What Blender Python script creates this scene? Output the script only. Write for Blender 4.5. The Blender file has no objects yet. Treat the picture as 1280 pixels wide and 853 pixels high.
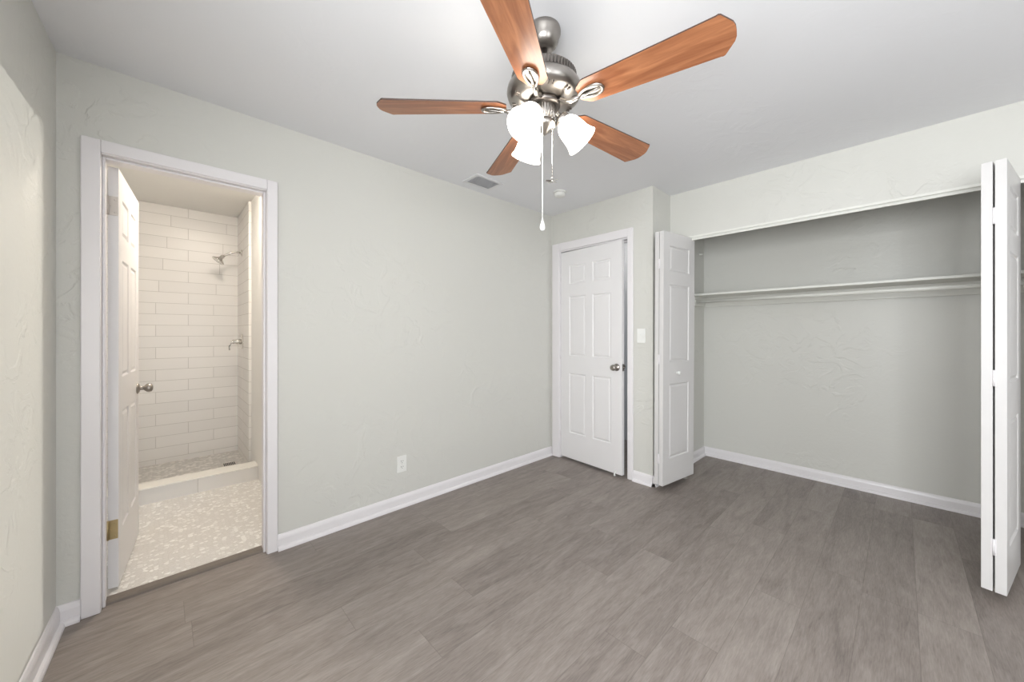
import bpy, bmesh, math, random
from mathutils import Vector, Matrix
random.seed(4)
PI = math.pi
scn = bpy.context.scene
COL = scn.collection

# ------------------------------------------------------------------ camera, world, light, exposure
cam_d = bpy.data.cameras.new('camera'); cam = bpy.data.objects.new('camera', cam_d); COL.objects.link(cam)
cam.location = (0, 0, 1.248); cam.rotation_euler = (PI/2, 0, math.radians(-43.4))
cam_d.sensor_width = 36; cam_d.lens = 36*460/1280; cam_d.shift_y = -10.5/1280; cam_d.clip_start = 0.02
scn.camera = cam
scn.view_settings.view_transform = 'Standard'; scn.view_settings.look = 'None'
scn.view_settings.gamma = 1; scn.view_settings.exposure = 0.20; scn.view_settings.use_curve_mapping = False
w = bpy.data.worlds.new('sky'); scn.world = w; w.use_nodes = True
w.node_tree.nodes['Background'].inputs[0].default_value = (0.82, 0.9, 1, 1)
w.node_tree.nodes['Background'].inputs[1].default_value = 1.0

def area(name, loc, target, sx, sy, power, color):
    d = bpy.data.lights.new(name, 'AREA'); d.shape = 'RECTANGLE'; d.size = sx; d.size_y = sy
    d.energy = power; d.color = color
    o = bpy.data.objects.new(name, d); COL.objects.link(o); o.location = loc
    o.rotation_euler = (Vector(target)-Vector(loc)).to_track_quat('-Z', 'Y').to_euler()
    return o
# daylight coming in through the glazing of the wall behind the camera; the left window is added
WIN = [(-0.25, 0.95, 0.06, 2.095)]      # x0, x1, z0, z1 in wall_back
WL = (-1.15, 0.60, 0.95, 2.15)           # y0, y1, z0, z1 in wall_left; unseen window added to light the closet
YB = -2.3
for i, (x0, x1, z0, z1) in enumerate(WIN):
    area('window_daylight', ((x0+x1)/2, YB-0.16, (z0+z1)/2), ((x0+x1)/2+0.2, 3, (z0+z1)/2+0.8), x1-x0, z1-z0, 27, (0.95, 0.975, 1.0))
area('window_daylight', (-0.62, (WL[0]+WL[1])/2, (WL[2]+WL[3])/2), (3, (WL[0]+WL[1])/2+0.3, (WL[2]+WL[3])/2+0.15), WL[1]-WL[0], WL[3]-WL[2], 93, (0.95, 0.975, 1.0))  # area light at the added left window, brightens the closet
# low sun grazing in through the glazed door: bright patch on the left wall
sd = bpy.data.lights.new('sun', 'SUN'); sd.energy = 3.6; sd.angle = math.radians(0.15); sd.color = (1, 0.97, 0.9)
sun = bpy.data.objects.new('sun', sd); COL.objects.link(sun); sun.location = (3, -8, 3)
SUNDIR = Vector((-0.268, 1.0, 0.0))
sun.rotation_euler = SUNDIR.to_track_quat('-Z', 'Y').to_euler()
LAMP_E = 11.0          # emission of the fan lamp shades

# ------------------------------------------------------------------ materials
def new_mat(name):
    m = bpy.data.materials.new(name); m.use_nodes = True
    return m, m.node_tree, m.node_tree.nodes['Principled BSDF']
def N(nt, t, **kw):
    n = nt.nodes.new(t)
    for k, v in kw.items(): setattr(n, k, v)
    return n
def math_n(nt, op, a, b=None, clamp=False):
    n = nt.nodes.new('ShaderNodeMath'); n.operation = op; n.use_clamp = clamp
    for i, v in enumerate((a, b)):
        if v is None: continue
        if isinstance(v, (int, float)): n.inputs[i].default_value = v
        else: nt.links.new(v, n.inputs[i])
    return n.outputs[0]
def mixc(nt, fac, a, b):
    n = nt.nodes.new('ShaderNodeMix'); n.data_type = 'RGBA'
    if isinstance(fac, (int, float)): n.inputs[0].default_value = fac
    else: nt.links.new(fac, n.inputs[0])
    for i, v in ((6, a), (7, b)):
        if isinstance(v, tuple): n.inputs[i].default_value = (*v, 1)
        else: nt.links.new(v, n.inputs[i])
    return n.outputs[2]
def plain(name, col, rough=0.5, metal=0.0, bump=0.0, bscale=40, spec=0.5, var=0.0):
    m, nt, p = new_mat(name)
    p.inputs['Base Color'].default_value = (*col, 1); p.inputs['Roughness'].default_value = rough
    p.inputs['Metallic'].default_value = metal; p.inputs['Specular IOR Level'].default_value = spec
    tc = N(nt, 'ShaderNodeTexCoord'); no = N(nt, 'ShaderNodeTexNoise'); no.inputs['Scale'].default_value = bscale
    no.inputs['Detail'].default_value = 3; nt.links.new(tc.outputs['Object'], no.inputs['Vector'])
    if var:
        c = mixc(nt, no.outputs['Fac'], tuple(x*(1-var) for x in col), tuple(min(1, x*(1+var)) for x in col))
        nt.links.new(c, p.inputs['Base Color'])
    if bump:
        b = N(nt, 'ShaderNodeBump'); b.inputs['Strength'].default_value = bump; b.inputs['Distance'].default_value = 0.003
        nt.links.new(no.outputs['Fac'], b.inputs['Height']); nt.links.new(b.outputs[0], p.inputs['Normal'])
    return m
def wall_paint(name, col, rough=0.42, strength=0.6):
    """painted knock-down plaster: broad trowel strokes over fine roller stipple"""
    m, nt, p = new_mat(name)
    tc = N(nt, 'ShaderNodeTexCoord')
    n1 = N(nt, 'ShaderNodeTexNoise'); n1.inputs['Scale'].default_value = 6; n1.inputs['Detail'].default_value = 5; n1.inputs['Distortion'].default_value = 1.6
    n2 = N(nt, 'ShaderNodeTexNoise'); n2.inputs['Scale'].default_value = 55; n2.inputs['Detail'].default_value = 3
    n3 = N(nt, 'ShaderNodeTexNoise'); n3.inputs['Scale'].default_value = 1.3; n3.inputs['Detail'].default_value = 2
    for n in (n1, n2, n3): nt.links.new(tc.outputs['Object'], n.inputs['Vector'])
    r = N(nt, 'ShaderNodeValToRGB'); r.color_ramp.elements[0].position = 0.5; r.color_ramp.elements[1].position = 0.58
    nt.links.new(n1.outputs['Fac'], r.inputs[0])
    mask = N(nt, 'ShaderNodeValToRGB'); mask.color_ramp.elements[0].position = 0.42; mask.color_ramp.elements[1].position = 0.62
    nt.links.new(n3.outputs['Fac'], mask.inputs[0])
    h = math_n(nt, 'ADD', math_n(nt, 'MULTIPLY', math_n(nt, 'MULTIPLY', r.outputs[0], mask.outputs[0]), 0.9), math_n(nt, 'MULTIPLY', n2.outputs['Fac'], 0.3))
    b = N(nt, 'ShaderNodeBump'); b.inputs['Strength'].default_value = strength; b.inputs['Distance'].default_value = 0.0035
    nt.links.new(h, b.inputs['Height']); nt.links.new(b.outputs[0], p.inputs['Normal'])
    nt.links.new(mixc(nt, n3.outputs['Fac'], tuple(c*0.985 for c in col), tuple(c*1.015 for c in col)), p.inputs['Base Color'])
    p.inputs['Roughness'].default_value = rough; p.inputs['Specular IOR Level'].default_value = 0.35
    return m
def tile_mat(name, axis, tw, th, j_even, j_odd, z0, drift=0.0, col=(0.78, 0.75, 0.71), grout=(0.55, 0.52, 0.48)):
    m, nt, p = new_mat(name)
    g = N(nt, 'ShaderNodeNewGeometry'); s = N(nt, 'ShaderNodeSeparateXYZ'); nt.links.new(g.outputs['Position'], s.inputs[0])
    x = s.outputs[axis]; z = s.outputs[2]
    zz = math_n(nt, 'DIVIDE', math_n(nt, 'SUBTRACT', z, z0), th)
    row = math_n(nt, 'FLOOR', zz); fz = math_n(nt, 'SUBTRACT', zz, row)
    odd = math_n(nt, 'ABSOLUTE', math_n(nt, 'MODULO', row, 2))
    zr = math_n(nt, 'MULTIPLY', row, th)
    d = math_n(nt, 'MULTIPLY', math_n(nt, 'DIVIDE', math_n(nt, 'SUBTRACT', zr, 1.4), 0.9, True), drift)
    jo = math_n(nt, 'ADD', d, j_odd)
    j = math_n(nt, 'ADD', math_n(nt, 'MULTIPLY', odd, math_n(nt, 'SUBTRACT', jo, j_even)), j_even)
    xx = math_n(nt, 'DIVIDE', math_n(nt, 'SUBTRACT', x, j), tw)
    c = math_n(nt, 'FLOOR', xx); fx = math_n(nt, 'SUBTRACT', xx, c)
    dx = math_n(nt, 'MULTIPLY', math_n(nt, 'MINIMUM', fx, math_n(nt, 'SUBTRACT', 1, fx)), tw)
    dz = math_n(nt, 'MULTIPLY', math_n(nt, 'MINIMUM', fz, math_n(nt, 'SUBTRACT', 1, fz)), th)
    dd = math_n(nt, 'MINIMUM', dx, dz)
    gm = math_n(nt, 'SUBTRACT', 1, math_n(nt, 'DIVIDE', math_n(nt, 'SUBTRACT', dd, 0.0012), 0.0012, True), True)
    wn = N(nt, 'ShaderNodeTexWhiteNoise'); cb = N(nt, 'ShaderNodeCombineXYZ'); nt.links.new(row, cb.inputs[0]); nt.links.new(c, cb.inputs[1]); nt.links.new(cb.outputs[0], wn.inputs[0])
    tcol = mixc(nt, wn.outputs[0], tuple(k*0.965 for k in col), tuple(k*1.02 for k in col))
    nt.links.new(mixc(nt, gm, tcol, grout), p.inputs['Base Color'])
    nt.links.new(math_n(nt, 'ADD', math_n(nt, 'MULTIPLY', gm, 0.45), 0.33), p.inputs['Roughness'])
    b = N(nt, 'ShaderNodeBump'); b.inputs['Strength'].default_value = 0.5; b.inputs['Distance'].default_value = 0.002; b.invert = True
    nt.links.new(gm, b.inputs['Height']); nt.links.new(b.outputs[0], p.inputs['Normal'])
    return m
def mosaic_mat(name, size, ca, cb_, grout, rough):
    m, nt, p = new_mat(name)
    tc = N(nt, 'ShaderNodeTexCoord')
    v = N(nt, 'ShaderNodeTexVoronoi'); v.inputs['Scale'].default_value = 1/size; v.inputs['Randomness'].default_value = 0.8
    e = N(nt, 'ShaderNodeTexVoronoi', feature='DISTANCE_TO_EDGE'); e.inputs['Scale'].default_value = 1/size; e.inputs['Randomness'].default_value = 0.8
    nt.links.new(tc.outputs['Object'], v.inputs['Vector']); nt.links.new(tc.outputs['Object'], e.inputs['Vector'])
    s = N(nt, 'ShaderNodeSeparateColor'); nt.links.new(v.outputs['Color'], s.inputs[0])
    r = N(nt, 'ShaderNodeValToRGB'); r.color_ramp.elements[0].position = 0.55; r.color_ramp.elements[1].position = 0.95
    nt.links.new(s.outputs[0], r.inputs[0])
    c = mixc(nt, r.outputs[0], ca, cb_)
    gm = math_n(nt, 'SUBTRACT', 1, math_n(nt, 'DIVIDE', e.outputs['Distance'], 0.09, True), True)
    nt.links.new(mixc(nt, gm, c, grout), p.inputs['Base Color'])
    p.inputs['Roughness'].default_value = rough
    b = N(nt, 'ShaderNodeBump'); b.inputs['Strength'].default_value = 0.4; b.inputs['Distance'].default_value = 0.002; b.invert = True
    nt.links.new(gm, b.inputs['Height']); nt.links.new(b.outputs[0], p.inputs['Normal'])
    return m
def floor_mat():
    m, nt, p = new_mat('grey_vinyl_plank')
    tc = N(nt, 'ShaderNodeTexCoord'); s = N(nt, 'ShaderNodeSeparateXYZ'); nt.links.new(tc.outputs['Object'], s.inputs[0])
    yy = math_n(nt, 'DIVIDE', math_n(nt, 'ADD', s.outputs[1], 0.05), 0.18); row = math_n(nt, 'FLOOR', yy); fy = math_n(nt, 'SUBTRACT', yy, row)
    w1 = N(nt, 'ShaderNodeTexWhiteNoise', noise_dimensions='1D'); nt.links.new(math_n(nt, 'ADD', row, 3.3), w1.inputs['W'])
    xx = math_n(nt, 'ADD', math_n(nt, 'DIVIDE', s.outputs[0], 1.22), w1.outputs[0]); c = math_n(nt, 'FLOOR', xx); fx = math_n(nt, 'SUBTRACT', xx, c)
    cb = N(nt, 'ShaderNodeCombineXYZ'); nt.links.new(row, cb.inputs[0]); nt.links.new(c, cb.inputs[1])
    w2 = N(nt, 'ShaderNodeTexWhiteNoise'); nt.links.new(cb.outputs[0], w2.inputs[0])
    # grain: long streaks, shifted per plank
    off = N(nt, 'ShaderNodeVectorMath', operation='MULTIPLY_ADD'); nt.links.new(w2.outputs['Color'], off.inputs[0])
    off.inputs[1].default_value = (7, 5, 9); nt.links.new(tc.outputs['Object'], off.inputs[2])
    def grain(sc, scale, det, dist):
        mp = N(nt, 'ShaderNodeMapping'); mp.inputs['Scale'].default_value = sc; nt.links.new(off.outputs[0], mp.inputs[0])
        n = N(nt, 'ShaderNodeTexNoise'); n.inputs['Scale'].default_value = scale; n.inputs['Detail'].default_value = det; n.inputs['Distortion'].default_value = dist
        nt.links.new(mp.outputs[0], n.inputs['Vector']); return n.outputs['Fac']
    g1 = grain((1.6, 8, 1), 1.8, 8, 1.6); g2 = grain((9, 90, 1), 2.2, 4, 0.6); g3 = grain((0.9, 3.2, 1), 1.6, 3, 1.0)
    v = math_n(nt, 'ADD', math_n(nt, 'MULTIPLY', g1, 0.40), math_n(nt, 'MULTIPLY', g2, 0.38))
    v = math_n(nt, 'ADD', v, math_n(nt, 'MULTIPLY', g3, 0.22))
    v = math_n(nt, 'ADD', v, math_n(nt, 'MULTIPLY', math_n(nt, 'SUBTRACT', w2.outputs[0], 0.5), 0.13))
    r = N(nt, 'ShaderNodeValToRGB'); e = r.color_ramp.elements
    e[0].position = 0.32; e[0].color = (0.175, 0.148, 0.134, 1); e[1].position = 0.70; e[1].color = (0.36, 0.318, 0.288, 1)
    k = e.new(0.5); k.color = (0.265, 0.228, 0.205, 1)
    nt.links.new(v, r.inputs[0])
    dy = math_n(nt, 'MULTIPLY', math_n(nt, 'MINIMUM', fy, math_n(nt, 'SUBTRACT', 1, fy)), 0.18)
    dx = math_n(nt, 'MULTIPLY', math_n(nt, 'MINIMUM', fx, math_n(nt, 'SUBTRACT', 1, fx)), 1.22)
    gm = math_n(nt, 'SUBTRACT', 1, math_n(nt, 'DIVIDE', math_n(nt, 'MINIMUM', dx, dy), 0.0018, True), True)
    nt.links.new(mixc(nt, math_n(nt, 'MULTIPLY', gm, 0.45), r.outputs[0], (0.09, 0.075, 0.065)), p.inputs['Base Color'])
    p.inputs['Roughness'].default_value = 0.42; p.inputs['Specular IOR Level'].default_value = 0.4
    b = N(nt, 'ShaderNodeBump'); b.inputs['Strength'].default_value = 0.12; b.inputs['Distance'].default_value = 0.001
    nt.links.new(math_n(nt, 'SUBTRACT', g2, gm), b.inputs['Height']); nt.links.new(b.outputs[0], p.inputs['Normal'])
    return m
def blade_mat():
    m, nt, p = new_mat('cherry_veneer')
    tc = N(nt, 'ShaderNodeTexCoord'); mp = N(nt, 'ShaderNodeMapping'); mp.inputs['Scale'].default_value = (1.2, 11, 1); nt.links.new(tc.outputs['Object'], mp.inputs[0])
    n = N(nt, 'ShaderNodeTexNoise'); n.inputs['Scale'].default_value = 3.5; n.inputs['Detail'].default_value = 6; n.inputs['Distortion'].default_value = 1.0; nt.links.new(mp.outputs[0], n.inputs['Vector'])
    r = N(nt, 'ShaderNodeValToRGB'); e = r.color_ramp.elements
    e[0].position = 0.3; e[0].color = (0.24, 0.080, 0.034, 1); e[1].position = 0.72; e[1].color = (0.48, 0.205, 0.095, 1)
    nt.links.new(n.outputs['Fac'], r.inputs[0]); nt.links.new(r.outputs[0], p.inputs['Base Color']); p.inputs['Roughness'].default_value = 0.3
    return m
def emit(name, col, strength, base=(0.9, 0.9, 0.88)):
    m, nt, p = new_mat(name); p.inputs['Base Color'].default_value = (*base, 1); p.inputs['Roughness'].default_value = 0.3
    p.inputs['Emission Color'].default_value = (*col, 1); p.inputs['Emission Strength'].default_value = strength
    return m
M = {}
M['wall'] = wall_paint('pale_sage_wall_paint', (0.65, 0.645, 0.603))
M['ceil'] = wall_paint('white_ceiling_paint', (0.82, 0.825, 0.845), 0.7, 0.2)
M['trim'] = plain('white_trim_gloss', (0.80, 0.775, 0.785), 0.3, bump=0.05, bscale=30)
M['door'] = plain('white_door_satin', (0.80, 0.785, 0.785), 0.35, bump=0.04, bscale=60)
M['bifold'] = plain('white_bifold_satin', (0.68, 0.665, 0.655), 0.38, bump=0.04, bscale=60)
M['cpaint'] = plain('cream_shelf_paint', (0.76, 0.76, 0.71), 0.4)
M['floor'] = floor_mat()
M['bathpaint'] = plain('bath_white_paint', (0.80, 0.78, 0.74), 0.35)
M['tile_back'] = tile_mat('white_subway_tile', 0, 0.416, 0.1035, 0.17, -0.056, 0.075, 0.12)
M['tile_side'] = tile_mat('white_subway_tile_side', 1, 0.416, 0.1035, 4.50, 4.36, 0.075)
M['tile_curb'] = tile_mat('curb_tile', 0, 0.416, 0.5, 0.19, 0.19, -0.2)
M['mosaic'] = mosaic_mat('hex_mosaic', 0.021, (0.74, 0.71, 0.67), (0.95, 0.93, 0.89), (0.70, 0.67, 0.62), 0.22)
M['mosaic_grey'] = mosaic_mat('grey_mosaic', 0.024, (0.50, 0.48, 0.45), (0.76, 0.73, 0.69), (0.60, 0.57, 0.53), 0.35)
M['nickel'] = plain('brushed_nickel', (0.36, 0.335, 0.31), 0.30, 1.0, bump=0.03, bscale=120)
M['nickel_dark'] = plain('dark_nickel', (0.20, 0.18, 0.165), 0.35, 1.0)
M['chrome'] = plain('chrome', (0.72, 0.70, 0.67), 0.12, 1.0)
M['brass'] = plain('aged_brass', (0.50, 0.40, 0.22), 0.35, 1.0, var=0.1)
M['steelpaint'] = plain('dull_steel', (0.60, 0.56, 0.52), 0.45, 0.25)
M['plastic'] = plain('white_plastic', (0.82, 0.82, 0.79), 0.35)
M['dark'] = plain('dark_slot', (0.05, 0.045, 0.04), 0.7)
M['vent'] = plain('white_vent_enamel', (0.74, 0.74, 0.75), 0.4)
M['strip'] = plain('brown_transition_strip', (0.17, 0.14, 0.115), 0.45, var=0.1)
M['blade'] = blade_mat()
M['blade_edge'] = plain('dark_blade_top', (0.05, 0.022, 0.014), 0.4)
M['shade'] = emit('frosted_glass_lit', (1.0, 0.93, 0.82), LAMP_E)
M['bulb'] = emit('bulb_lit', (1.0, 0.93, 0.82), LAMP_E*1.2)
M['bathlamp'] = emit('bath_lamp_lit', (1.0, 0.90, 0.78), 105)
M['hall'] = plain('hall_grey_paint', (0.55, 0.56, 0.58), 0.6)
def glass():
    m = bpy.data.materials.new('window_glass'); m.use_nodes = True; nt = m.node_tree; nt.nodes.clear()
    o = N(nt, 'ShaderNodeOutputMaterial'); t = N(nt, 'ShaderNodeBsdfTransparent'); g = N(nt, 'ShaderNodeBsdfGlossy'); g.inputs['Roughness'].default_value = 0.02
    mx = N(nt, 'ShaderNodeMixShader'); mx.inputs[0].default_value = 0.06
    nt.links.new(t.outputs[0], mx.inputs[1]); nt.links.new(g.outputs[0], mx.inputs[2]); nt.links.new(mx.outputs[0], o.inputs[0]); return m
M['glass'] = glass()

# ------------------------------------------------------------------ mesh helpers
def box(bm, x0, x1, y0, y1, z0, z1, mi=0, mat=None):
    vs = [bm.verts.new(Vector((x, y, z)) if mat is None else mat @ Vector((x, y, z))) for x in (x0, x1) for y in (y0, y1) for z in (z0, z1)]
    F = []
    for q in ((0, 1, 3, 2), (4, 6, 7, 5), (0, 4, 5, 1), (2, 3, 7, 6), (0, 2, 6, 4), (1, 5, 7, 3)):
        f = bm.faces.new([vs[i] for i in q]); f.material_index = mi; F.append(f)
    return F
def lathe(bm, prof, seg=32, mat=None, mi=0, smooth=True):
    rings = []
    for r, z in prof:
        ring = []
        for k in range(seg):
            a = 2*PI*k/seg; v = Vector((r*math.cos(a), r*math.sin(a), z))
            ring.append(bm.verts.new(mat @ v if mat else v))
        rings.append(ring)
    for a, b in zip(rings, rings[1:]):
        for k in range(seg):
            f = bm.faces.new((a[k], a[(k+1) % seg], b[(k+1) % seg], b[k])); f.smooth = smooth; f.material_index = mi
    for ring in (rings[0], rings[-1]):
        f = bm.faces.new(ring); f.material_index = mi
def tube(bm, pts, r, seg=10, mi=0, caps=True):
    pts = [Vector(p) for p in pts]; rings = []
    rs = r if isinstance(r, (list, tuple)) else [r]*len(pts)
    up = Vector((0, 0, 1))
    for i, p in enumerate(pts):
        d = (pts[min(i+1, len(pts)-1)] - pts[max(i-1, 0)]).normalized()
        a = d.cross(up) if abs(d.dot(up)) < 0.95 else d.cross(Vector((1, 0, 0)))
        a.normalize(); b = d.cross(a).normalized()
        rings.append([bm.verts.new(p + (a*math.cos(2*PI*k/seg) + b*math.sin(2*PI*k/seg))*rs[i]) for k in range(seg)])
    for a, b in zip(rings, rings[1:]):
        for k in range(seg):
            f = bm.faces.new((a[k], a[(k+1) % seg], b[(k+1) % seg], b[k])); f.smooth = True; f.material_index = mi
    if caps:
        for ring in (rings[0], rings[-1]): bm.faces.new(ring).material_index = mi
def prism(bm, prof, p0, p1, mi=0):
    """extrude a profile (outward, z) along the floor line p0->p1; outward is to the right of the direction"""
    p0 = Vector(p0); p1 = Vector(p1); d = (p1-p0).normalized(); n = Vector((d.y, -d.x, 0))
    A = [bm.verts.new(p0 + n*a + Vector((0, 0, z))) for a, z in prof]; B = [bm.verts.new(p1 + n*a + Vector((0, 0, z))) for a, z in prof]
    k = len(prof)
    for i in range(k): bm.faces.new((A[i], A[(i+1) % k], B[(i+1) % k], B[i])).material_index = mi
    bm.faces.new(A); bm.faces.new(B)
def obj(name, bm, mats, parent=None, bevel=0.0, seg=2, loc=None):
    bmesh.ops.recalc_face_normals(bm, faces=bm.faces)
    me = bpy.data.meshes.new(name); bm.to_mesh(me); bm.free()
    o = bpy.data.objects.new(name, me); COL.objects.link(o)
    for m in (mats if isinstance(mats, (list, tuple)) else [mats]): me.materials.append(m)
    if parent is not None: o.parent = parent
    if loc is not None: o.location = loc
    if bevel:
        b = o.modifiers.new('bevel', 'BEVEL'); b.width = bevel; b.segments = seg; b.limit_method = 'ANGLE'; b.angle_limit = math.radians(40)
    return o
def BM(): return bmesh.new()
def tag(o, label, cat, group=None, kind=None):
    o['label'] = label; o['category'] = cat
    if group: o['group'] = group
    if kind: o['kind'] = kind
    return o
def empty(name, loc=(0, 0, 0), rz=0.0):
    o = bpy.data.objects.new(name, None); COL.objects.link(o); o.location = loc; o.rotation_euler = (0, 0, rz); o.empty_display_size = 0.1
    return o
def struct(o, label, cat): return tag(o, label, cat, kind='structure')
def copy_tree(o, parent=None):
    c = o.copy(); COL.objects.link(c)
    if parent is not None: c.parent = parent; c.matrix_parent_inverse = o.matrix_parent_inverse.copy()
    for ch in list(o.children): copy_tree(ch, c)
    return c

# ------------------------------------------------------------------ room shell
H = 2.44; YA = 2.462; XB = 2.883; XC = 3.206; YR = 1.384; XK = 4.02; YK = 1.39; TC = 0.04
def xl(y): return -0.333 - TC*(YA - y)        # left wall is slightly out of square
YCL = -1.7                                     # right end of closet
b = BM(); box(b, -0.75, XK+0.1, YB-0.1, 2.505, -0.06, 0); box(b, 2.8, 4.2, 1.3, 3.2, -0.07, -0.002)
struct(obj('floor', b, M['floor']), 'grey brown wood look plank floor of the bedroom', 'floor')
b = BM(); box(b, -0.75, XK+0.1, YB-0.1, YA+0.12, H, H+0.08)
struct(obj('ceiling', b, M['ceil']), 'flat white bedroom ceiling', 'ceiling')
# far wall with the bathroom doorway
OX0, OX1, OZ = -0.222, 0.432, 2.062
b = BM(); box(b, -0.40, OX0, YA, 2.58, 0, H); box(b, OX1, XB+0.1, YA, 2.58, 0, H); box(b, OX0, OX1, YA, 2.58, OZ, H)
struct(obj('wall_far', b, M['wall']), 'pale sage wall with the bathroom doorway and an outlet', 'wall')
# left wall
b = BM()
def lseg(y0, y1, z0, z1):
    vs = [b.verts.new(v) for v in [(xl(y0), y0, z0), (xl(y1), y1, z0), (xl(y1)-0.12, y1, z0), (xl(y0)-0.12, y0, z0)]]
    f = b.faces.new(vs); r = bmesh.ops.extrude_face_region(b, geom=[f]); bmesh.ops.translate(b, vec=(0, 0, z1-z0), verts=[v for v in r['geom'] if isinstance(v, bmesh.types.BMVert)])
lseg(YB-0.1, WL[0], 0, H); lseg(WL[1], YA+0.1, 0, H); lseg(WL[0], WL[1], 0, WL[2]); lseg(WL[0], WL[1], WL[3], H)
struct(obj('wall_left', b, M['wall']), 'pale textured wall at the left edge with a bright sunlit patch', 'wall')
# back wall behind the camera with a glazed door and a window
b = BM(); xs = xl(YB)-0.05
box(b, xs, WIN[0][0], YB-0.12, YB, 0, H); box(b, WIN[0][1], XC+0.15, YB-0.12, YB, 0, H)
for x0, x1, z0, z1 in WIN:
    box(b, x0, x1, YB-0.12, YB, z1, H); box(b, x0, x1, YB-0.12, YB, 0, z0)
struct(obj('wall_back', b, M['wall']), 'pale wall behind the camera with the windows', 'wall')
for i, (x0, x1, z0, z1) in enumerate(WIN+[WL]):
    e = empty('window_%d' % (i+1), ((x0+x1)/2, YB-0.06, z0) if i == 0 else (xl((x0+x1)/2)-0.06, (x0+x1)/2, z0), (0, PI/2-TC)[i]); struct(e, ('tall glazed door in the wall behind the camera', 'wide window in the left wall behind the camera')[i], 'window')
    b = BM(); hw = (x1-x0)/2; hh = z1-z0
    for q in ((-hw, -hw+0.04, 0, hh), (hw-0.04, hw, 0, hh), (-hw, hw, 0, 0.04), (-hw, hw, hh-0.04, hh)): box(b, q[0], q[1], -0.03, 0.03, q[2], q[3])
    obj('window_frame', b, M['trim'], e, 0.004)
    b = BM(); box(b, -hw+0.04, hw-0.04, -0.003, 0.003, 0.04, hh-0.04); obj('pane', b, M['glass'], e)
# wall with the panelled door, and the column
DY0, DY1, DZ = 1.602, 2.358, 2.062
b = BM(); box(b, XB, XB+0.11, YR, DY0, 0, H); box(b, XB, XB+0.11, DY1, YA+0.02, 0, H); box(b, XB, XB+0.11, DY0, DY1, DZ, H)
box(b, XB+0.11, XC+0.11, YR, YR+0.1, 0, H); box(b, XC+0.11, XK+0.1, YK, YK+0.1, 0, H)
struct(obj('wall_right', b, M['wall']), 'pale sage wall section with the panelled door and its corner return', 'wall')
# closet walls
b = BM(); box(b, XC, XC+0.11, YR-0.075, YR, 0, H); box(b, XC, XC+0.11, YB, YCL, 0, H)
struct(obj('wall_closet', b, M['wall']), 'narrow pale wall stubs beside the wide closet opening', 'wall')
b = BM(); box(b, XC, XC+0.11, YCL, YR-0.075, 2.048, H)
struct(obj('wall_closet_header', b, M['wall']), 'pale wall above the wide closet opening', 'wall')
b = BM(); box(b, XK, XK+0.1, YCL-0.1, YK+0.1, 0, H); box(b, XC+0.11, XK, YCL-0.1, YCL, 0, H)
struct(obj('wall_closet_back', b, M['wall']), 'pale back wall inside the closet', 'wall')
# hall beyond the ajar door
b = BM(); box(b, 3.9, 4.0, YK+0.1, 3.2, 0, H); box(b, XB+0.11, 4.0, 3.1, 3.2, 0, H); box(b, XB+0.11, 4.0, YK+0.1, 3.2, H, H+0.05)
struct(obj('wall_hall', b, M['hall']), 'grey hall wall seen through the gap of the ajar door', 'wall')

# ------------------------------------------------------------------ bathroom
BF = 0.012; BXL = -1.15; BXR = 0.578; SXR = 0.556; YS = 4.73; YT = 4.06
b = BM(); box(b, BXL, BXR+0.1, 2.505, 3.76, -0.05, BF)
struct(obj('floor_bathroom', b, M['mosaic']), 'glossy white mosaic tiled bathroom floor', 'floor')
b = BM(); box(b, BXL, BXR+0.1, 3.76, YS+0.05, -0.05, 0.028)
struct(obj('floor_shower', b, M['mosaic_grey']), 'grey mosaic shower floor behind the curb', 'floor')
b = BM(); box(b, BXL, BXR+0.1, 2.58, YS+0.1, H+0.002, H+0.06)
struct(obj('ceiling_bathroom', b, M['bathpaint']), 'white bathroom ceiling', 'ceiling')
b = BM(); box(b, BXL, BXR+0.1, YS, YS+0.1, 0, H)
struct(obj('wall_shower', b, M['tile_back']), 'back shower wall of long white subway tiles', 'wall')
b = BM(); box(b, BXR, BXR+0.1, 2.58, YS, 0, H+0.002)
struct(obj('wall_bathroom_right', b, M['bathpaint']), 'brightly lit white bathroom wall strip beside the door jamb', 'wall')
b = BM(); box(b, SXR, BXR, YT, YS, 0, H)
struct(obj('wall_shower_side', b, M['tile_side'], None, 0.002), 'tiled side wall carrying the shower fittings', 'wall')
b = BM(); box(b, BXL-0.1, BXL, 2.58, YS, 0, H)
struct(obj('wall_bathroom_left', b, M['bathpaint']), 'white bathroom wall hidden behind the open door', 'wall')
b = BM(); box(b, BXL, BXR, 3.725, 3.865, BF-0.01, 0.118)
struct(obj('trim_1', b, M['tile_curb']), 'tiled front of the shower curb', 'shower curb')
b = BM(); box(b, BXL, BXR, 3.718, 3.875, 0.118, 0.13)
struct(obj('trim_2', b, plain('marble_sill', (0.86, 0.83, 0.77), 0.2, var=0.04, bscale=8), None, 0.003), 'cream stone sill capping the shower curb', 'sill')
b = BM(); prism(b, [(-0.02, 0.0), (0.028, 0.0), (0.026, 0.010), (0.018, 0.016), (-0.02, 0.018)], (OX0+0.018, 2.520, 0), (OX1-0.012, 2.520, 0))
struct(obj('trim_3', b, M['strip']), 'dark brown transition strip across the bathroom threshold', 'threshold')
# bathroom ceiling lamp (gives the room its warm light)
e = empty('flush_ceiling_lamp', (0.30, 3.25, H)); tag(e, 'white round flush lamp on the bathroom ceiling', 'lamp')
b = BM(); lathe(b, [(0.13, 0.0), (0.13, -0.02), (0.115, -0.025)], 32); obj('base', b, M['nickel'], e)
b = BM(); lathe(b, [(0.115, -0.02), (0.112, -0.045), (0.09, -0.065), (0.05, -0.075), (0.005, -0.078)], 32); obj('glass_dome', b, M['bathlamp'], e)

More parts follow.
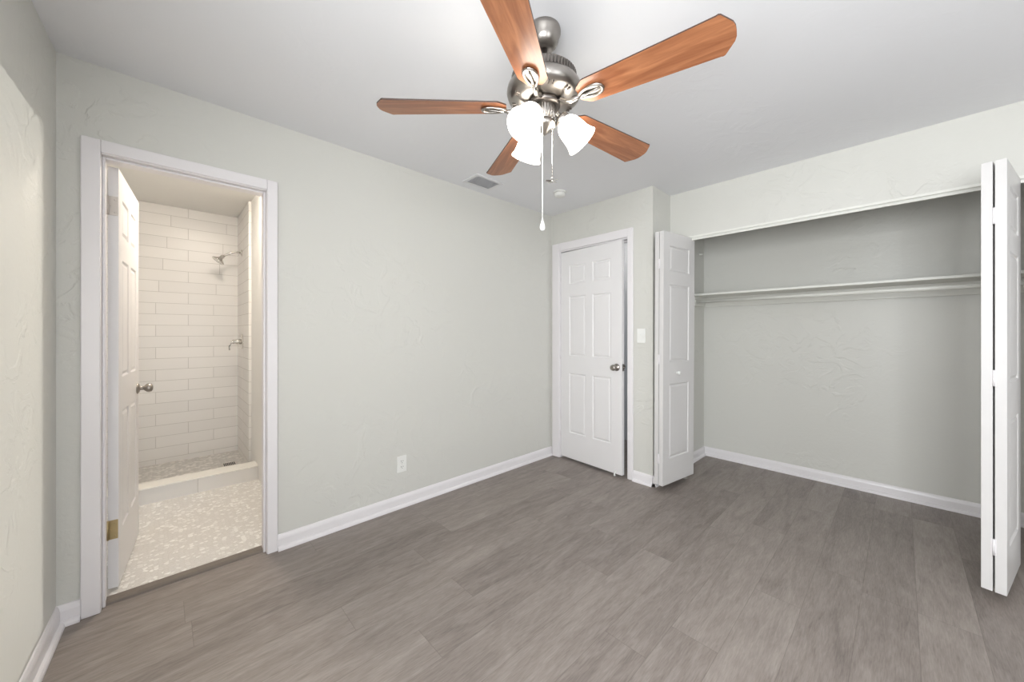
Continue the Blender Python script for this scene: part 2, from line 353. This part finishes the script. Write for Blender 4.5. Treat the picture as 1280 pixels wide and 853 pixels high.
e = empty('flush_ceiling_lamp', (3.45, 2.1, H)); tag(e, 'round flush lamp on the hall ceiling beyond the ajar door', 'lamp')  # added lamp, lightens the hall showing through the door gap
b = BM(); lathe(b, [(0.13, 0.0), (0.13, -0.02), (0.115, -0.025)], 32); obj('base', b, M['nickel'], e)
b = BM(); lathe(b, [(0.115, -0.02), (0.112, -0.045), (0.09, -0.065), (0.05, -0.075), (0.005, -0.078)], 32); obj('glass_dome', b, emit('hall_lamp_lit', (1.0, 0.97, 0.93), 30), e)
# shower fittings
e = empty('wall_mounted_shower', (SXR, 4.45, 2.03)); tag(e, 'chrome shower head on a bent arm high on the tiled wall', 'shower head')
RY = Matrix.Rotation(-PI/2, 4, 'Y')
b = BM(); lathe(b, [(0.032, 0), (0.032, 0.004), (0.02, 0.012), (0.012, 0.014)], 24, RY); obj('flange', b, M['chrome'], e)
b = BM(); tube(b, [(0, 0, 0), (-0.05, 0, 0.004), (-0.08, 0, -0.008), (-0.15, 0, -0.055)], 0.009, 12); obj('arm', b, M['chrome'], e)
mt = Matrix.Translation((-0.15, 0, -0.055)) @ Matrix.Rotation(math.radians(180+38), 4, 'Y')
b = BM(); lathe(b, [(0.012, -0.01), (0.018, 0.0), (0.016, 0.018), (0.028, 0.032), (0.052, 0.05), (0.056, 0.058), (0.05, 0.063), (0.01, 0.06)], 32, mt); obj('spray_head', b, M['chrome'], e)
e = empty('shower_valve', (SXR, 4.43, 1.16)); tag(e, 'chrome shower valve with lever low on the tiled wall', 'valve')
b = BM(); lathe(b, [(0.075, 0), (0.075, 0.003), (0.06, 0.010), (0.03, 0.014)], 32, RY); obj('escutcheon', b, M['chrome'], e)
b = BM(); lathe(b, [(0.026, 0.01), (0.026, 0.045), (0.02, 0.055), (0.022, 0.075), (0.005, 0.08)], 24, RY); obj('valve_body', b, M['chrome'], e)
b = BM(); tube(b, [(-0.062, 0, 0), (-0.085, -0.004, -0.008), (-0.10, -0.006, -0.045), (-0.10, -0.008, -0.08)], [0.009, 0.009, 0.008, 0.006], 12); obj('lever', b, M['chrome'], e)
e = empty('shower_drain', (0.44, 4.27, 0.028)); tag(e, 'small square metal drain grate in the grey shower floor', 'drain')
b = BM(); box(b, -0.06, 0.06, -0.06, 0.06, 0, 0.004); obj('grate_frame', b, M['steelpaint'], e, 0.001)
b = BM()
for k in range(7): box(b, -0.042+k*0.0125, -0.036+k*0.0125+0.002, -0.045, 0.045, 0.003, 0.0048)
obj('slots', b, M['dark'], e)

# ------------------------------------------------------------------ trims
BASE = [(0, 0), (0.020, 0), (0.020, 0.012), (0.014, 0.022), (0.013, 0.062), (0.010, 0.074), (0.005, 0.084), (0, 0.086)]
SHOE = [(0, 0), (0.030, 0), (0.029, 0.010), (0.024, 0.018), (0.016, 0.022), (0.0, 0.022)]
def baseboard(name, p0, p1, label):
    b = BM(); prism(b, BASE, p0, p1); prism(b, SHOE, p0, p1)
    struct(obj(name, b, M['trim']), label, 'baseboard')
CX0, CX1 = -0.264, 0.472
baseboard('baseboard_far', (CX1, YA, 0), (XB, YA, 0), 'white baseboard along the far wall under the outlet')
baseboard('baseboard_far_left', (xl(YA), YA, 0), (CX0, YA, 0), 'short white baseboard piece left of the bathroom casing')
baseboard('baseboard_left', (xl(YB), YB, 0), (xl(YA), YA, 0), 'white baseboard at the foot of the left wall')
baseboard('baseboard_right', (XB, 1.552, 0), (XB, YR, 0), 'short white baseboard under the light switch')
baseboard('baseboard_closet', (XK, YK, 0), (XK, YCL, 0), 'white baseboard along the closet back wall')
baseboard('baseboard_closet_left', (XC+0.11, YK, 0), (XK, YK, 0), 'short white baseboard on the closet side wall')
baseboard('baseboard_column', (XB, YR, 0), (XC, YR, 0), 'short white baseboard on the corner return')
# casings
def casing_far():
    b = BM(); zt = 2.108; t = YA-0.018
    box(b, CX0, -0.205, t, YA, 0, zt); box(b, 0.422, CX1, t, YA, 0, zt); box(b, -0.205, 0.422, t, YA, 2.052, zt)
    return b
struct(obj('trim_4', casing_far(), M['trim'], None, 0.004), 'flat white casing around the bathroom doorway', 'door casing')
b = BM()
box(b, OX0, -0.204, YA-0.008, 2.585, 0, OZ); box(b, 0.420, OX1, YA-0.008, 2.585, 0, OZ); box(b, -0.204, 0.420, YA-0.008, 2.585, 2.047, OZ)
box(b, -0.204, -0.193, YA+0.02, 2.535, 0, 2.047); box(b, 0.409, 0.420, YA+0.02, 2.535, 0, 2.047); box(b, -0.193, 0.409, YA+0.02, 2.535, 2.036, 2.047)
struct(obj('trim_5', b, M['trim'], None, 0.003), 'white jamb and stop lining the bathroom doorway', 'door jamb')
b = BM(); t = XB-0.018
box(b, t, XB, DY1-0.012, 2.436, 0, 2.138); box(b, t, XB, 1.553, DY0+0.001, 0, 2.138); box(b, t, XB, DY0+0.001, DY1-0.012, 2.062, 2.138)
struct(obj('trim_6', b, M['trim'], None, 0.005), 'white casing around the panelled bedroom door', 'door casing')
b = BM(); box(b, XB-0.004, XB+0.115, DY1-0.015, DY1, 0, DZ); box(b, XB-0.004, XB+0.115, DY0-0.004, DY0+0.004, 0, DZ); box(b, XB-0.004, XB+0.115, DY0+0.004, DY1-0.015, 2.05, DZ)
box(b, XB+0.045, XB+0.08, DY1-0.027, DY1-0.015, 0, 2.05); box(b, XB+0.045, XB+0.08, DY0+0.004, DY0+0.014, 0, 2.05); box(b, XB+0.045, XB+0.08, DY0+0.014, DY1-0.027, 2.04, 2.05)
struct(obj('trim_7', b, M['trim'], None, 0.002), 'white jamb lining the panelled bedroom door', 'door jamb')
# closet head track
b = BM(); box(b, XC+0.012, XC+0.018, YCL, YR-0.075, 2.022, 2.048); box(b, XC+0.05, XC+0.056, YCL, YR-0.075, 2.03, 2.048); box(b, XC+0.012, XC+0.056, YCL, YR-0.075, 2.044, 2.048); box(b, XC-0.004, XC+0.002, YCL, YR-0.075, 2.040, 2.056)
struct(obj('trim_8', b, M['cpaint']), 'white metal door track under the closet header', 'door track')

# ------------------------------------------------------------------ doors
def panel_door(w, h, th, cols, rows, d=0.007):
    """slab with raised panels both sides; x 0..w, y 0..th, z 0..h"""
    b = BM()
    xs = sorted({0, w, *[v for c in cols for v in c]}); zs = sorted({0, h, *[v for r in rows for v in r]})
    P = []
    for y, flip in ((0, False), (th, True)):
        g = {(x, z): b.verts.new((x, y, z)) for x in xs for z in zs}
        for i in range(len(xs)-1):
            for j in range(len(zs)-1):
                q = [g[xs[i], zs[j]], g[xs[i+1], zs[j]], g[xs[i+1], zs[j+1]], g[xs[i], zs[j+1]]]
                if flip: q.reverse()
                f = b.faces.new(q)
                if (xs[i], xs[i+1]) in cols and (zs[j], zs[j+1]) in rows: P.append(f)
        if not flip: g0 = g
        else: g1 = g
    for i in range(len(xs)-1):
        for z in (0, h): b.faces.new((g0[xs[i], z], g0[xs[i+1], z], g1[xs[i+1], z], g1[xs[i], z]))
    for j in range(len(zs)-1):
        for x in (0, w): b.faces.new((g0[x, zs[j]], g0[x, zs[j+1]], g1[x, zs[j+1]], g1[x, zs[j]]))
    bmesh.ops.recalc_face_normals(b, faces=b.faces)
    for f in P:
        bmesh.ops.inset_individual(b, faces=[f], thickness=0.010, depth=-d)
        bmesh.ops.inset_individual(b, faces=[f], thickness=0.007, depth=0.0)
        bmesh.ops.inset_individual(b, faces=[f], thickness=0.018, depth=d*0.75)
    return b
def knob(parent, name, loc, ang, mat, r=0.027, axis=(0, 1, 0)):
    """round knob on a rose, pointing along the rotated +z"""
    b = BM(); lathe(b, [(0.032, 0), (0.032, 0.004), (0.024, 0.010), (0.012, 0.013), (0.011, 0.028), (0.016, 0.033), (r*0.9, 0.042), (r, 0.052), (r*0.9, 0.062), (r*0.5, 0.068), (0.004, 0.069)], 28, Matrix.Translation(loc) @ ang)
    return obj(name, b, mat, parent)
SIX = lambda w: [(0.10, w/2-0.045), (w/2+0.045, w-0.10)]
ROWS6 = [(0.25, 0.83), (1.00, 1.58), (1.70, 1.88)]
# bathroom door, open into the bathroom, hinge edge facing the bedroom
DW = 0.60; e = empty('door_1', (-0.158, 2.583, 0.028), math.radians(85.6))
struct(e, 'white panelled bathroom door standing open into the bathroom', 'door')
obj('door_panel', panel_door(DW, 2.01, 0.036, [(0.09, DW/2-0.035), (DW/2+0.035, DW-0.09)], ROWS6), M['door'], e, 0.0015)
for z, mt, lab in ((1.78, 'steelpaint', 'painted grey hinge leaf'), (0.235, 'brass', 'brass hinge leaf')):
    b = BM(); box(b, -0.003, 0.001, 0.002, 0.034, z, z+0.09)
    tube(b, [(-0.006, 0.037, z), (-0.006, 0.037, z+0.09)], 0.006, 10)
    for sx, sz in ((0.012, 0.015), (0.026, 0.045), (0.012, 0.075)): lathe(b, [(0.0035, 0), (0.003, 0.0012), (0.001, 0.0014)], 8, Matrix.Translation((-0.003, sx, z+sz)) @ RY)
    o = obj('hinge', b, M[mt], e); o['label'] = lab
RXm = Matrix.Rotation(PI/2, 4, 'X'); RXp = Matrix.Rotation(-PI/2, 4, 'X')
knob(e, 'door_knob', (DW-0.060, 0.0, 0.888), RXm, M['nickel'])
knob(e, 'door_knob', (DW-0.060, 0.036, 0.888), RXp, M['nickel'])
# bedroom door, slightly ajar towards the room.  local x runs from hinge to free edge, y is away from the room
DW2 = 0.700; e = empty('door_2', (XB+0.004, DY1-0.018, 0.022), -PI/2 - math.radians(3.4))
struct(e, 'white six panel bedroom door standing slightly ajar', 'door')
obj('door_panel', panel_door(DW2, 2.02, 0.036, [(0.110, 0.310), (0.390, 0.590)], ROWS6), M['door'], e, 0.0015)
knob(e, 'door_knob', (DW2-0.052, 0.0, 0.925), RXm, M['nickel'])
knob(e, 'door_knob', (DW2-0.052, 0.036, 0.925), RXp, M['nickel'])
b = BM(); box(b, DW2-0.001, DW2+0.003, 0.006, 0.030, 0.895, 0.955); tube(b, [(DW2, 0.018, 0.925), (DW2+0.014, 0.018, 0.925)], 0.007, 10); obj('latch', b, M['nickel'], e)
for z in (0.2, 0.96, 1.74):
    b = BM(); tube(b, [(-0.004, -0.004, z), (-0.004, -0.004, z+0.09)], 0.005, 10); obj('hinge', b, M['trim'], e)
b = BM(); tube(b, [(DW2-0.06, 0.0, 0.03), (DW2-0.06, -0.02, 0.01), (DW2-0.055, -0.028, -0.01)], [0.005, 0.006, 0.008], 10); obj('door_stop', b, M['plastic'], e)

# bifold closet doors
PW = 0.452; PH = 1.992
BROW = [(0.20, 0.79), (0.965, 1.58), (1.685, 1.885)]
def bifold(name, near, far_dir_deg, side, label, knob_on=True, lean=0.0):
    """near: floor point of the outer visible corner; panels run along far_dir; second panel lies on 'side' (+1 left of direction)"""
    e = empty(name, (near[0], near[1], 0.05), math.radians(far_dir_deg)); tag(e, label, 'door', 'folded bifold closet doors')
    e.rotation_euler.x = lean
    th = 0.034; gap = 0.006
    for k in range(2):
        pb = panel_door(PW, PH, th, [(0.085, PW-0.085)], BROW)
        y0 = (0 if side > 0 else -th) + k*side*(th+gap)
        o = obj('door_leaf', pb, M['bifold'], e, 0.0015, loc=(0, y0, 0))
    yc = side*(th+gap/2)
    for z in (0.17, 0.95, 1.70):
        b = BM(); box(b, -0.0015, 0.0, yc-0.008, yc+0.008, z, z+0.075); tube(b, [(-0.002, yc, z), (-0.002, yc, z+0.075)], 0.0038, 8)
        for zz in (0.012, 0.062): lathe(b, [(0.003, 0), (0.002, 0.001), (0.0008, 0.0012)], 8, Matrix.Translation((-0.0015, yc-0.005, z+zz)) @ RY)
        obj('hinge', b, M['trim'], e)
    b = BM(); tube(b, [(PW-0.03, side*th/2, PH-0.01), (PW-0.03, side*th/2, PH+0.016)], 0.006, 10); obj('top_pivot', b, M['steelpaint'], e)
    b = BM(); tube(b, [(PW-0.03, side*(th*1.5+gap), 0.01), (PW-0.03, side*(th*1.5+gap), -0.046)], 0.006, 10); box(b, PW-0.05, PW-0.005, side*(th*1.5+gap)-0.014, side*(th*1.5+gap)+0.014, -0.049, -0.046); obj('floor_pivot', b, M['steelpaint'], e)
    if knob_on:
        s = -side; rot = RXm if s < 0 else RXp
        b = BM(); lathe(b, [(0.010, 0), (0.009, 0.010), (0.012, 0.014), (0.016, 0.020), (0.015, 0.027), (0.008, 0.031), (0.002, 0.032)], 24, Matrix.Translation((0.19, 0, 0.875)) @ rot)
        o = obj('knob', b, M['plastic'], e); o['label'] = 'round white knob'
    return e
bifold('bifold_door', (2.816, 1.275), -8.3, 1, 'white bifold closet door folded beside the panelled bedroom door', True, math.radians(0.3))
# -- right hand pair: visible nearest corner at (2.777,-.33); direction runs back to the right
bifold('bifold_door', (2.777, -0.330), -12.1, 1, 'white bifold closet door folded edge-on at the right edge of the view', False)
# further closed bifold leaf at the right image edge
e = empty('bifold_door', (XC+0.012, -0.475, 0.05), -PI/2); tag(e, 'white bifold closet door closed at the far right, barely in view', 'door')
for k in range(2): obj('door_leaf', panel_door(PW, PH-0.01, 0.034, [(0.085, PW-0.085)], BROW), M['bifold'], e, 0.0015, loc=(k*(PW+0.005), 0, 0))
b = BM(); tube(b, [(PW, 0.004, 1.2), (PW, 0.004, 1.28)], 0.004, 8); obj('hinge', b, M['steelpaint'], e)

# ------------------------------------------------------------------ closet shelf and rod
e = empty('closet_shelf', (3.86, -0.15, 1.60)); tag(e, 'cream painted shelf board across the closet', 'shelf')
LY0, LY1 = YCL+0.002+0.15, YK-0.002+0.15
b = BM(); box(b, -0.158, 0.158, LY0, LY1, 0, 0.019); obj('shelf_board', b, M['cpaint'], e, 0.002)
b = BM(); box(b, 0.140, 0.158, LY0, LY1, -0.092, 0); obj('cleat', b, M['cpaint'], e, 0.002)
b = BM(); box(b, -0.158, 0.139, LY1-0.019, LY1, -0.092, 0); obj('cleat', b, M['cpaint'], e, 0.002)
b = BM(); box(b, -0.158, 0.139, LY0, LY0+0.019, -0.092, 0); obj('cleat', b, M['cpaint'], e, 0.002)
e = empty('closet_rod', (3.725, -0.15, 1.545)); tag(e, 'round cream hanging rod just below the closet shelf', 'rod')
b = BM(); tube(b, [(0, LY0+0.02, 0), (0, LY1-0.02, 0)], 0.0165, 20); obj('rod', b, M['cpaint'], e)
for yy, s in ((LY0+0.0195, 1), (LY1-0.0195, -1)):
    b = BM(); lathe(b, [(0.028, 0), (0.028, 0.004), (0.021, 0.008), (0.021, 0.018)], 24, Matrix.Translation((0, yy, 0)) @ (RXp if s > 0 else RXm)); obj('rod_socket', b, M['cpaint'], e)
# small round header hook seen under the closet header, left inner wall
b = BM(); lathe(b, [(0.012, 0), (0.012, 0.01), (0.008, 0.03), (0.003, 0.032)], 16, Matrix.Translation((3.9, YK, 2.03)) @ RXm)
tag(obj('wall_peg', b, M['cpaint']), 'small cream peg on the upper side wall inside the closet', 'peg')

# ------------------------------------------------------------------ outlet, switch, vent, smoke detector
e = empty('wall_outlet', (1.238, YA, 0.307)); tag(e, 'white duplex outlet low on the far wall', 'outlet')
b = BM(); box(b, -0.036, 0.036, -0.007, 0, -0.058, 0.058); obj('cover_plate', b, M['plastic'], e, 0.003)
for s in (-1, 1):
    b = BM(); lathe(b, [(0.0165, 0), (0.0165, 0.003), (0.014, 0.0035)], 24, Matrix.Translation((0, -0.007, s*0.02)) @ RXm); o = obj('receptacle', b, M['plastic'], e)
    b = BM(); box(b, -0.008, -0.0055, -0.0112, -0.0100, s*0.02-0.002, s*0.02+0.008); box(b, 0.0055, 0.008, -0.0112, -0.0100, s*0.02-0.001, s*0.02+0.007); box(b, -0.002, 0.002, -0.0112, -0.0100, s*0.02-0.010, s*0.02-0.006); obj('slots', b, M['dark'], o)
b = BM(); lathe(b, [(0.003, 0), (0.002, 0.0012)], 10, Matrix.Translation((0, -0.007, 0)) @ RXm); obj('screw', b, M['steelpaint'], e)
e = empty('light_switch', (XB, 1.484, 1.222), -PI/2); tag(e, 'white toggle light switch between the panelled door and the closet', 'switch')
b = BM(); box(b, -0.036, 0.036, -0.007, 0, -0.060, 0.060); obj('cover_plate', b, M['plastic'], e, 0.003)
b = BM(); box(b, -0.005, 0.005, -0.018, -0.006, -0.002, 0.014); box(b, -0.007, 0.007, -0.0085, -0.006, -0.014, 0.016); obj('toggle', b, M['plastic'], e, 0.001)
e = empty('ceiling_vent', (1.835, 2.272, H)); tag(e, 'white louvred air vent in the ceiling near the far wall', 'vent')
b = BM(); hx, hy = 0.135, 0.095
for q in ((-hx, hx, -hy, -hy+0.028), (-hx, hx, hy-0.028, hy), (-hx, -hx+0.028, -hy+0.028, hy-0.028), (hx-0.028, hx, -hy+0.028, hy-0.028)): box(b, q[0], q[1], q[2], q[3], -0.008, 0)
obj('frame', b, M['vent'], e, 0.003)
b = BM(); box(b, -hx+0.028, hx-0.028, -hy+0.028, hy-0.028, -0.0012, 0); obj('backing', b, plain('vent_grey', (0.72, 0.72, 0.73), 0.6), e)
b = BM()
for k in range(9):
    m_ = Matrix.Translation((0, -hy+0.036+k*0.0152, -0.006)) @ Matrix.Rotation(math.radians(38), 4, 'X'); box(b, -hx+0.028, hx-0.028, -0.009, 0.009, -0.0006, 0.0006, mat=m_)
obj('louvres', b, M['vent'], e)
e = empty('smoke_detector', (2.434, 1.985, H)); tag(e, 'small round white smoke detector on the ceiling beyond the fan', 'smoke detector')
b = BM(); lathe(b, [(0.056, 0), (0.056, -0.006), (0.050, -0.009)], 32); obj('base', b, M['plastic'], e)
b = BM(); lathe(b, [(0.048, -0.009), (0.046, -0.030), (0.038, -0.038), (0.012, -0.040)], 32); obj('cover', b, M['plastic'], e)

# ------------------------------------------------------------------ ceiling fan
FX, FY, ZB = 1.087, 0.967, 2.133
fan = empty('ceiling_fan', (FX, FY, H)); tag(fan, 'brushed nickel ceiling fan with five cherry wood blades and three lit glass shades', 'ceiling fan')
def Z(z): return z - H
b = BM(); lathe(b, [(0.064, Z(2.44)), (0.066, Z(2.432)), (0.066, Z(2.421)), (0.060, Z(2.412)), (0.058, Z(2.395)), (0.050, Z(2.378)), (0.036, Z(2.366)), (0.018, Z(2.362))], 40); obj('canopy', b, M['nickel'], fan)
b = BM(); lathe(b, [(0.0135, Z(2.37)), (0.0135, Z(2.262))], 20); lathe(b, [(0.024, Z(2.285)), (0.024, Z(2.262))], 20); obj('downrod', b, M['nickel_dark'], fan)
b = BM(); lathe(b, [(0.03, Z(2.266)), (0.10, Z(2.262)), (0.122, Z(2.257)), (0.126, Z(2.252)), (0.126, Z(2.222)), (0.136, Z(2.216)), (0.144, Z(2.204)), (0.146, Z(2.190)), (0.140, Z(2.172)), (0.122, Z(2.160)), (0.098, Z(2.154)), (0.076, Z(2.152)), (0.02, Z(2.152))], 56)
for k in range(60):
    m_ = Matrix.Rotation(2*PI*k/60, 4, 'Z'); box(b, 0.120, 0.1275, -0.0035, 0.0035, Z(2.251), Z(2.224), mi=1, mat=m_)
for k in range(10):
    m_ = Matrix.Rotation(2*PI*(k+0.5)/10, 4, 'Z')
    for q in (-1, 1): box(b, 0.110, 0.124, q*0.008-0.003, q*0.008+0.003, Z(2.155), Z(2.170), mi=1, mat=m_)
motor = obj('motor_housing', b, [M['nickel'], M['nickel_dark']], fan)
b = BM(); lathe(b, [(0.062, Z(2.152)), (0.064, Z(2.146)), (0.064, Z(2.136)), (0.05, Z(2.132))], 40); obj('flywheel', b, M['nickel_dark'], fan)
b = BM(); prof = [(0.046, Z(2.134)), (0.047, Z(2.128)), (0.044, Z(2.105)), (0.038, Z(2.082)), (0.036, Z(2.078)), (0.046, Z(2.074)), (0.048, Z(2.062)), (0.040, Z(2.050)), (0.022, Z(2.042)), (0.012, Z(2.030)), (0.004, Z(2.026))]
lathe(b, prof, 40)
for k in range(26):
    a = 2*PI*k/26; tube(b, [(0.0465*math.cos(a), 0.0465*math.sin(a), Z(2.128)), (0.0445*math.cos(a), 0.0445*math.sin(a), Z(2.105)), (0.0385*math.cos(a), 0.0385*math.sin(a), Z(2.084))], 0.0022, 6)
obj('switch_housing', b, M['nickel'], fan)
# blades: outline in local x (radius) / y, pitched about the long axis
def blade_bm():
    r0, r1 = 0.148, 0.650
    def hw(r): return 0.053 + (r-r0)/(r1-r0)*0.020
    up = [(r0, 0.026), (r0+0.006, 0.033), (r0+0.030, hw(r0+0.03)-0.002), (r0+0.038, hw(r0+0.038))]
    for k in range(1, 9): r = r0+0.04+(0.415)*k/8; up.append((r, hw(r)))
    up += [(r1-0.040, hw(r1)), (r1-0.034, hw(r1)-0.003), (r1-0.018, hw(r1)-0.024), (r1-0.006, hw(r1)-0.040), (r1-0.001, 0.018), (r1, 0.0)]
    pts = up + [(x, -y) for x, y in reversed(up[:-1])]
    b = BM(); t = 0.0028
    lo = [b.verts.new((x, y, -t)) for x, y in pts]; hi = [b.verts.new((x, y, t)) for x, y in pts]
    f = b.faces.new(lo); f.material_index = 0; f = b.faces.new(hi); f.material_index = 1
    n = len(pts)
    for i in range(n): f = b.faces.new((lo[i], lo[(i+1) % n], hi[(i+1) % n], hi[i])); f.material_index = 1
    return b
def iron_bm():
    """blade iron: curved arm from the flywheel to an open teardrop plate under the blade"""
    b = BM()
    tube(b, [(0.058, 0, 0.012), (0.078, 0, 0.006), (0.10, 0, -0.010), (0.120, 0, -0.017), (0.138, 0, -0.015), (0.156, 0, -0.012)], [0.0085, 0.0085, 0.009, 0.009, 0.008, 0.006], 12)
    # teardrop rim
    L, C, W = 0.046, 0.196, 0.027
    rim = []
    for k in range(33):
        a = 2*PI*k/32; x = C + L*math.cos(a); wv = W*math.sin(a)*(0.82+0.28*math.cos(a)); rim.append((x, wv, -0.0095))
    tube(b, rim, 0.0055, 8, caps=False)
    # centre rib and backing plate
    tube(b, [(0.152, 0, -0.012), (0.18, 0, -0.013), (0.21, 0, -0.010), (0.232, 0, -0.008)], [0.006, 0.005, 0.004, 0.003], 8)
    vs = [b.verts.new((x*1.0, y*1.08, -0.0045)) for x, y, z in rim[:-1]]; vt = [b.verts.new((x, y*1.08, -0.0072)) for x, y, z in rim[:-1]]
    b.faces.new(vs); b.faces.new(vt)
    for i in range(32): b.faces.new((vs[i], vs[(i+1) % 32], vt[(i+1) % 32], vt[i]))
    return b
PITCH = math.radians(-11)
blade0 = iron0 = None
for k in range(5):
    a = math.radians(-35.2 - 43.4 + 72*k)
    rot = Matrix.Rotation(a, 4, 'Z') @ Matrix.Rotation(PITCH, 4, 'X')
    if k == 0:
        blade0 = obj('blade', blade_bm(), [M['blade'], M['blade_edge']], fan); iron0 = obj('blade_iron', iron_bm(), [M['nickel']], fan)
        bl, ir = blade0, iron0
    else:
        bl = blade0.copy(); ir = iron0.copy(); COL.objects.link(bl); COL.objects.link(ir); bl.parent = fan; ir.parent = fan
    for o in (bl, ir): o.location = (0, 0, Z(ZB)); o.rotation_euler = rot.to_euler()
# lamp arms, shades and bulbs
for k in range(3):
    a = math.radians(-4 + 120*k - 43.4); T = math.radians(41)
    d = Vector((math.sin(T), 0, -math.cos(T)))
    R_ = Matrix.Rotation(a, 4, 'Z')
    b = BM(); tube(b, [R_ @ Vector(p) for p in ((0.036, 0, Z(2.066)), (0.052, 0, Z(2.084)), (0.064, 0, Z(2.094)), (0.074, 0, Z(2.084)))], 0.007, 12)
    mt = R_ @ Matrix.Translation((0.064, 0, Z(2.094))) @ Matrix.Rotation(PI-T, 4, 'Y')
    lathe(b, [(0.012, -0.004), (0.024, 0.0), (0.030, 0.008), (0.030, 0.024), (0.027, 0.026), (0.005, 0.026)], 28, mt)
    obj('lamp_arm', b, M['nickel'], fan)
    b = BM()
    outer = [(0.026, 0.020), (0.036, 0.028), (0.046, 0.046), (0.050, 0.068), (0.052, 0.090), (0.055, 0.108), (0.060, 0.122), (0.064, 0.130)]
    inner = [(0.061, 0.130), (0.057, 0.121), (0.052, 0.107), (0.049, 0.090), (0.047, 0.068), (0.043, 0.047), (0.031, 0.030), (0.023, 0.022)]
    prof = outer+inner; rings = []
    for r, z in prof: rings.append([b.verts.new(mt @ Vector((r*math.cos(2*PI*i/32), r*math.sin(2*PI*i/32), z))) for i in range(32)])
    for q in range(len(prof)):
        A, B_ = rings[q], rings[(q+1) % len(prof)]
        for i in range(32): f = b.faces.new((A[i], A[(i+1) % 32], B_[(i+1) % 32], B_[i])); f.smooth = True
    sh = obj('lamp_shade', b, M['shade'], fan)
    b = BM(); lathe(b, [(0.010, 0.024), (0.012, 0.04), (0.022, 0.058), (0.027, 0.075), (0.024, 0.092), (0.012, 0.102), (0.002, 0.104)], 20, mt); obj('bulb', b, M['bulb'], sh)
def w2l(lat, dep):   # offset in camera-heading axes turned to world axes
    return (0.687*dep + 0.7266*lat, 0.7266*dep - 0.687*lat)
# pull chains
def chain(off, z0, z1):
    b = BM(); x, y = off
    tube(b, [(x, y, Z(z0)), (x, y, Z(z1))], 0.0016, 6)
    n = int((z0-z1)/0.012)
    for k in range(n):
        z = Z(z0 - (k+0.5)*(z0-z1)/n); lathe(b, [(0.0006, z+0.0025), (0.0024, z), (0.0006, z-0.0025)], 6, Matrix.Translation((x, y, 0)))
    return b
o1 = w2l(-0.010, -0.055); o2 = w2l(0.028, -0.045)
tube_b = chain(o1, 2.055, 1.675); c1 = obj('pull_chain', tube_b, M['plastic'], fan)
b = BM(); lathe(b, [(0.002, Z(1.680)), (0.004, Z(1.672)), (0.009, Z(1.655)), (0.0105, Z(1.645)), (0.008, Z(1.637)), (0.002, Z(1.634))], 16, Matrix.Translation((o1[0], o1[1], 0))); obj('pull_drop', b, M['plastic'], c1)
c2 = obj('pull_chain', chain(o2, 2.10, 1.835), M['chrome'], fan)
b = BM()
mt = Matrix.Translation((o2[0], o2[1], Z(1.828)))
lathe(b, [(0.003, 0.012), (0.005, 0.004), (0.005, -0.004), (0.002, -0.006)], 12, mt)
for k in range(5):
    m_ = mt @ Matrix.Rotation(2*PI*k/5, 4, 'Z') @ Matrix.Rotation(math.radians(15), 4, 'X'); box(b, 0.003, 0.024, -0.0045, 0.0045, -0.0008, 0.0008, mat=m_)
obj('fan_shaped_pull', b, M['chrome'], c2)
